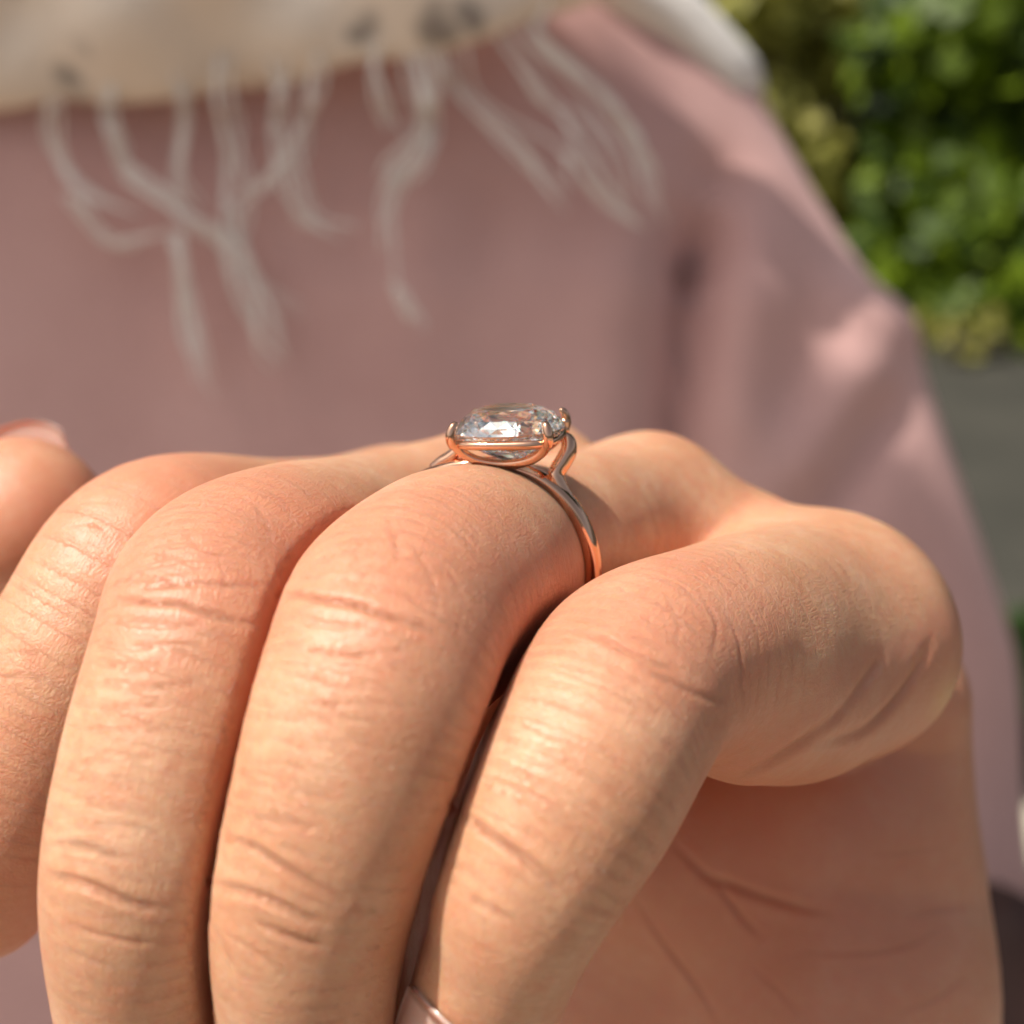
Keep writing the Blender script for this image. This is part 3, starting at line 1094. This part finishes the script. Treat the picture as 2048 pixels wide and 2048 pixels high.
# the scarf's other end going over the shoulder
rows = []
for i in range(26):
    t = i / 25
    c = crom([(1130, -200), (1230, -40), (1340, 50), (1440, 150), (1490, 215)], 6)
    u, v = c[int(t * (len(c) - 1))]
    row = []
    for j in range(9):
        s = j / 8 - .5
        row.append(P(u + s * 120 * (1 - .45 * t), v - s * 95 * (1 - .45 * t), wall_depth(v, CHEST + 22 + 36 * t) - 6 + 16 * abs(s)))
    rows.append(row)
sheet(rows, 5, 'scarf_end', FRAY, scarf)
ZS = .7246
FR = [
    (48, [(1040, -80), (1080, 0), (1165, 150), (1190, 330), (1155, 430), (1095, 520), (1075, 650), (1092, 800)]),
    (36, [(300, 330), (315, 380), (350, 470), (470, 570), (560, 630), (640, 700), (720, 800), (890, 900)]),
    (36, [(490, 640), (505, 700), (522, 850), (560, 1000), (600, 1120)]),
    (33, [(615, 280), (640, 450), (640, 600), (665, 800), (740, 930), (790, 1010)]),
    (34, [(770, 290), (800, 480), (850, 600), (920, 640), (1015, 690)]),
    (30, [(500, 280), (500, 500), (545, 610)]),
    (26, [(140, 400), (230, 530), (400, 600)]),
    (24, [(190, 540), (300, 670), (460, 640)]),
    (34, [(1230, 170), (1300, 290), (1450, 420), (1520, 520), (1585, 600)]),
    (46, [(1490, 110), (1650, 250), (1720, 350), (1780, 470), (1840, 640)]),
    (28, [(1380, 100), (1480, 250), (1560, 330), (1650, 470), (1760, 610)]),
    (24, [(1040, 200), (1080, 330), (1130, 390)]),
    (26, [(860, 270), (800, 420), (690, 530), (620, 560)]),
    (26, [(640, 560), (700, 780), (730, 930), (810, 1040)]),
    (24, [(1090, 780), (1130, 850), (1180, 930)]),
    (22, [(1560, 420), (1680, 560), (1800, 640)]),
]
g = np.random.default_rng(5)
for i, (w, pl) in enumerate(FR):
    if pl[0][1] < 420:
        pl = [(pl[0][0], pl[0][1] - 130)] + pl
    c = crom(pl, 8)
    n = len(c)
    allV, allF = [], []
    for f in range(max(4, w // 6)):
        off = g.normal(0, .46) * w
        ph, ph2, wl = g.uniform(0, 6.3), g.uniform(0, 6.3), g.uniform(.25, .5)
        m = int(n * g.uniform(.72, 1.0))
        pts, rad = [], []
        for q in range(m):
            a, b = c[q]
            t = q / (n - 1)
            u, v = a * ZS, b * ZS
            d = wall_depth(v, CHEST - 3) - 5 - 2 * math.sin(q * .3 + ph) - (7 if b < 300 and u < 900 else 0)
            if u > 1050:
                d += 10 * ((u - 1050) / 250) ** 2
            spread = off * (.55 + .75 * t) * (1 + .35 * math.sin(q * wl + ph))
            pts.append(P(u + spread + 5 * math.sin(q * wl * 1.3 + ph2), v + .35 * spread * math.sin(ph), d))
            rad.append((.46 if w > 40 else .38) * (1 if t < .7 else 1 - (t - .7) * 2.2))
        V, F = tube(pts, rad, 6)
        k = len(allV)
        allV += V.tolist()
        allF += [tuple(x + k for x in q) for q in F]
    mesh_obj('fringe_strand', to_world(np.array(allV)), allF, FRAY, scarf)

# ------------------------------------------------------------------ the ring
RC = P(976, 1128, 0)
AX_P = np.array([-.30, -1.0, -.29])
AX_P /= np.linalg.norm(AX_P)                       # along the finger, towards its tip
AX_T = np.array([.05, 0, 1.0])
AX_T -= AX_P * (AX_P @ AX_T)
AX_T /= np.linalg.norm(AX_T)                       # up through the stone
AX_A = np.cross(AX_T, AX_P)                        # across the finger
if AX_A[0] < 0:
    AX_A = -AX_A
RING_O = to_world(RC)
ring = tag(empty('ring', RING_O), 'rose gold ring with a large clear stone worn on the fourth finger', 'ring')


def rl(p):                                         # ring axes (across, up, along) mm -> lens axes
    p = np.asarray(p, float)
    return RC + p[..., 0:1] * AX_A + p[..., 1:2] * AX_T + p[..., 2:3] * AX_P


def ring_tube(name, pts, rad, ns=12, flat=1.0, ref=None, smooth_n=6):
    c = crom(pts, smooth_n)
    r = crom([[q] for q in rad], smooth_n)[:, 0] if hasattr(rad, '__len__') else rad
    V, F = tube(c, r, ns, flat=flat, ref=ref)
    return mesh_obj(name, to_world(rl(V)), F, GOLD, ring)


# band: soft D profile, swept round the finger
prof = [(-.78, 7.64), (-.85, 7.8), (-.85, 8.42), (-.78, 8.55), (-.45, 8.68), (.0, 8.74), (.45, 8.68), (.78, 8.55), (.85, 8.42), (.85, 7.8), (.78, 7.64), (0, 7.58)]
BV, BF = [], []
NB = 160
for i in range(NB):
    a = 2 * math.pi * i / NB
    top = max(0, math.sin(a)) ** 6
    for (w, r) in prof:
        w2 = w * (1.0 + .0 * top)
        r2 = r if r < 7.7 else 7.62 + (r - 7.62) * (1 - .45 * top)
        BV.append((r2 * math.cos(a), r2 * math.sin(a), w2))
npf = len(prof)
for i in range(NB):
    for k in range(npf):
        a, b = i * npf + k, i * npf + (k + 1) % npf
        c, d = ((i + 1) % NB) * npf + (k + 1) % npf, ((i + 1) % NB) * npf + k
        BF.append((a, b, c, d))
mesh_obj('band', to_world(rl(np.array(BV))), BF, GOLD, ring)

# stone: cut as the hull of rings of corner points
HA = 2.0                                           # the head has slid a little to the side
SA, SP_, GT = 4.05, 3.25, 10.5                     # half sizes and height of the girdle


def sq(a, sx, sp, n=2.25):
    c, s = math.cos(a), math.sin(a)
    return sx * math.copysign(abs(c) ** (2 / n), c), sp * math.copysign(abs(s) ** (2 / n), s)


pts = []
for n_, k, h, off in ((10, .52, 1.56, .5), (10, .68, 1.34, 0), (20, .82, .98, .5), (20, .93, .53, 0), (40, 1.0, .06, 0), (40, 1.0, -.05, 0), (24, .90, -.48, .5), (24, .74, -.98, 0), (18, .52, -1.55, .5), (10, .28, -2.10, 0)):
    for i in range(n_):
        a = 2 * math.pi * (i + off) / n_
        x, p_ = sq(a, SA * k, SP_ * k)
        p_ *= 1 - .10 * x / SA
        pts.append((x + HA, GT + h + .04 * x + (0 if abs(h) < .2 or h > 1.5 else .06 * math.sin(i * 5.3)), p_))
pts.append((HA, GT - 2.6, 0))
bm = bmesh.new()
for q in pts:
    bm.verts.new(Vector(q))
bmesh.ops.convex_hull(bm, input=bm.verts)
bmesh.ops.delete(bm, geom=[v for v in bm.verts if not v.link_faces], context='VERTS')
bmesh.ops.recalc_face_normals(bm, faces=bm.faces)
bm.verts.index_update()
GV = np.array([v.co[:] for v in bm.verts])
GF = [[v.index for v in f.verts] for f in bm.faces]
bm.free()
WV = to_world(rl(GV))
# keep outward winding after the axes change
if np.linalg.det(np.stack([AX_A, AX_T, AX_P])) * np.linalg.det(np.array([[1, 0, 0], [0, 0, -1], [0, 1, 0]])) < 0:
    GF = [f[::-1] for f in GF]
stone = mesh_obj('diamond', WV, GF, DIAMOND, ring, smooth=False)

# setting: front and back basket loops, gallery rail, claws, shoulders
def hd(rows):
    return [(x + HA, y + GT - 9.95 + .04 * x, z) for x, y, z in rows]


for s in (1, -1):
    ring_tube('basket_loop', hd([(-3.55, 10.0, s * 2.5), (-3.45, 9.4, s * 2.5), (-2.95, 8.6, s * 2.1), (-1.8, 7.92, s * 1.8), (0, 7.62, s * 1.65),
                              (1.8, 7.92, s * 1.8), (2.95, 8.6, s * 2.1), (3.45, 9.4, s * 2.5), (3.55, 10.0, s * 2.5)]),
              [.34, .37, .38, .37, .36, .37, .38, .37, .34], flat=.9)
rail = [(sq(2 * math.pi * i / 40, SA * .93, SP_ * .93, 3.4)) for i in range(40)]
rv, rf = [], []
for i in range(40):
    c = np.array([rail[i][0] + HA, GT - .62 + .04 * rail[i][0], rail[i][1]])
    t = np.array([rail[(i + 1) % 40][0] - rail[i - 1][0], 0, rail[(i + 1) % 40][1] - rail[i - 1][1]])
    t /= np.linalg.norm(t)
    o = np.cross(t, [0, 1, 0])
    for k in range(8):
        a = 2 * math.pi * (k + .5) / 8
        rv.append(c + .33 * math.cos(a) * np.array([0, 1, 0]) + .28 * math.sin(a) * o)
for i in range(40):
    for k in range(8):
        rf.append((i * 8 + k, i * 8 + (k + 1) % 8, ((i + 1) % 40) * 8 + (k + 1) % 8, ((i + 1) % 40) * 8 + k))
mesh_obj('gallery_rail', to_world(rl(np.array(rv))), rf, GOLD, ring)
for sa in (1, -1):
    for sp in (1, -1):
        ring_tube('prong', hd([(sa * 3.5, 9.2, sp * 2.46), (sa * 3.62, 9.7, sp * 2.68), (sa * 3.6, 10.15, sp * 2.68), (sa * 3.45, 10.62, sp * 2.55), (sa * 3.25, 10.85, sp * 2.4)]),
                  [.37, .39, .38, .33, .22] if sp > 0 else [.34, .34, .32, .28, .18])
ring_tube('shoulder', [(6.35, 5.3, -.2), (5.65, 6.3, -.25), (5.35, 7.1, -.45), (5.75, 7.9, -.9), (6.1, 8.7, -1.3), (5.95, 9.4, -1.6), (5.35, 9.75, -1.7)],
          [.50, .66, .74, .78, .74, .64, .40], flat=.8, ref=(1, 0, 0))
ring_tube('shoulder', [(-4.2, 7.2, -.3), (-3.5, 7.7, -.4), (-2.8, 8.1, -.5), (-2.2, 8.6, -.6), (-1.8, 9.1, -.7), (-1.6, 9.6, -.7)],
          [.40, .52, .56, .54, .46, .36], flat=.8, ref=(0, 1, 0))

# ------------------------------------------------------------------ trees beyond the shrubs, low plant and stone beside the path
def tree(label, x, y, h, r, n, seed):
    root = tag(empty('tree', (x, y, 0)), label, 'tree', 'trees beyond the shrubs')
    g = np.random.default_rng(seed)
    top = [(x + g.normal() * r * .45, y + g.normal() * r * .45, h * g.uniform(.45, 1)) for _ in range(9)]
    V, F, tint = leaf_cloud(top, [(r * .5, r * .5, r * .5)] * 9, n, .30, seed)
    o = mesh_obj('crown', V, F, L_DARK, root, smooth=False)
    o.data.attributes.new('tint', 'FLOAT', 'POINT').data.foreach_set('value', np.array(tint, np.float32))
    VV, FF = [], []
    for c in [(x, y, h * .9)] + top[:5]:
        pp = crom([(x, y, -.05), (x, y, h * .3), ((x + c[0]) / 2, (y + c[1]) / 2, (h * .3 + c[2]) / 2), c], 5)
        v, f = tube(pp, np.linspace(.16, .03, len(pp)), 8)
        k = len(VV)
        VV += v.tolist()
        FF += [tuple(q + k for q in w) for w in f]
    mesh_obj('trunk', VV, FF, BARK, root)


tree('tall dark tree straight behind the person', -.4, 9.8, 8.5, 3.0, 7000, 31)
tree('tall dark tree behind the bright shrubs on the right', 3.4, 10.2, 8.5, 3.0, 7000, 32)
tree('tall dark tree far off to the left behind the person', -4.4, 9.5, 8.0, 3.0, 6000, 33)
tree('tall dark tree at the far right end of the planting', 7.0, 8.8, 8.0, 3.0, 6000, 34)

shrub('low_plant', 'low very dark plant at the right edge beside the pullover', 'plant', .90, 2.12,
      [(.0, 0, .17, .10, .12, .13), (.14, .05, .14, .14, .12, .13)], 1100, .05, 41, L_DARK, BARK)
STONE = simple_material('pale stone', (.42, .38, .28), (.60, .55, .42), 9)
bm = bmesh.new()
bmesh.ops.create_icosphere(bm, subdivisions=3, radius=1)
g = np.random.default_rng(3)
from mathutils import noise as mnoise
for v in bm.verts:
    v.co *= 1 + .25 * mnoise.noise(v.co * 1.3)
SV = np.array([v.co[:] for v in bm.verts]) * np.array([.075, .06, .055]) + np.array([.80, 1.85, .045])
st = mesh_obj('stone', SV, [[v.index for v in f.verts] for f in bm.faces], STONE)
bm.free()
tag(st, 'pale rounded stone on the ground at the right edge below the dark plant', 'stone')


# unseen tree added at left, crown shaped to shade the pullover, not the hand
E1 = Vector((0, 1, 0)) - SUN_W * SUN_W.y
E1.normalize()
E2 = SUN_W.cross(E1)
TX, TY = -1.75, 1.35
shade = tag(empty('tree', (TX, TY, 0)), 'unseen leafy tree added on the left to shade the pullover', 'tree')
g = np.random.default_rng(77)
V, F, tint = [], [], []
for i in range(3300):
    a, b = g.uniform(.47, .86), g.uniform(-.70, -.18)
    if b < -.692 + max(0, a - .572) * 2.0:
        continue
    a += .015 * math.sin(b * 31) + .008 * g.normal()
    c = np.array(E1) * a + np.array(E2) * b + np.array(SUN_W) * (g.uniform(2.3, 2.75) + .2 * math.sin(a * 9) * math.cos(b * 7))
    d1, d2 = g.normal(size=3), g.normal(size=3)
    d1 /= np.linalg.norm(d1)
    d2 -= d1 * (d1 @ d2)
    d2 /= np.linalg.norm(d2)
    ln = g.uniform(.035, .065)
    k = len(V)
    V += [c, c + d1 * ln * .5 + d2 * ln * .32, c + d1 * ln, c + d1 * ln * .5 - d2 * ln * .32]
    F.append((k, k + 1, k + 2, k + 3))
    tint += [g.beta(1.3, 1.6)] * 4
cen = V and np.mean(V, axis=0)
o = mesh_obj('crown', V, F, L_DARK, shade, smooth=False)
o.data.attributes.new('tint', 'FLOAT', 'POINT').data.foreach_set('value', np.array(tint, np.float32))
VV, FF = [], []
fork = np.array([TX + .08, TY - .05, 1.9])
for c in [cen + np.array(E2) * q for q in (-.2, -.07, .07, .2)]:
    pp = crom([(TX, TY, -.05), (TX + .03, TY, 1.0), fork, (fork + c) / 2 + np.array([0, 0, .12]), c], 6)
    v, f = tube(pp, np.linspace(.045, .006, len(pp)), 8)
    k = len(VV)
    VV += v.tolist()
    FF += [tuple(q + k for q in w) for w in f]
mesh_obj('trunk', VV, FF, BARK, shade)
print('shade crown at', cen)

# dark brown bag at the hip, just entering the frame behind the wrist
BAG = simple_material('brown leather', (.022, .008, .006), (.04, .014, .010), 40, .8, .0006)
bm = bmesh.new()
bmesh.ops.create_cube(bm, size=2)
bmesh.ops.subdivide_edges(bm, edges=bm.edges[:], cuts=10, use_grid_fill=True)
c = P(2190, 2210, wall_depth(2200, CHEST) - 15)
Q = []
for v in bm.verts:
    q = np.array(v.co)
    m = np.max(np.abs(q))
    n8 = (np.abs(q) ** 5).sum() ** .2
    q = q / n8 * m
    q = q * np.array([40, 22, 50])
    q[2] += -.45 * q[0] + 1.2 * math.sin(q[0] * .2)
    q[1] += 1.5 * math.sin(q[2] * .12 + q[0] * .1)
    Q.append(c + q)
bag = mesh_obj('bag', to_world(np.array(Q)), [[v.index for v in f.verts] for f in bm.faces], BAG)
bm.free()
tag(bag, 'dark brown bag at the lower right corner behind the wrist', 'bag')

shrub('shrub', 'small yellowish tuft at the near edge of the grey paving beside the pullover', 'shrub', 1.62, 5.05,
      [(0, 0, .10, .16, .14, .10), (.22, .05, .07, .14, .12, .07)], 55, .05, 51, L_YEL, BARK, group=GRP)
shrub('shrub', 'small green tuft right of the yellowish one at the near edge of the paving', 'shrub', 2.02, 5.2,
      [(0, 0, .12, .2, .14, .12), (.3, .05, .10, .16, .12, .10)], 360, .08, 52, L_BRIGHT, BARK, group=GRP)
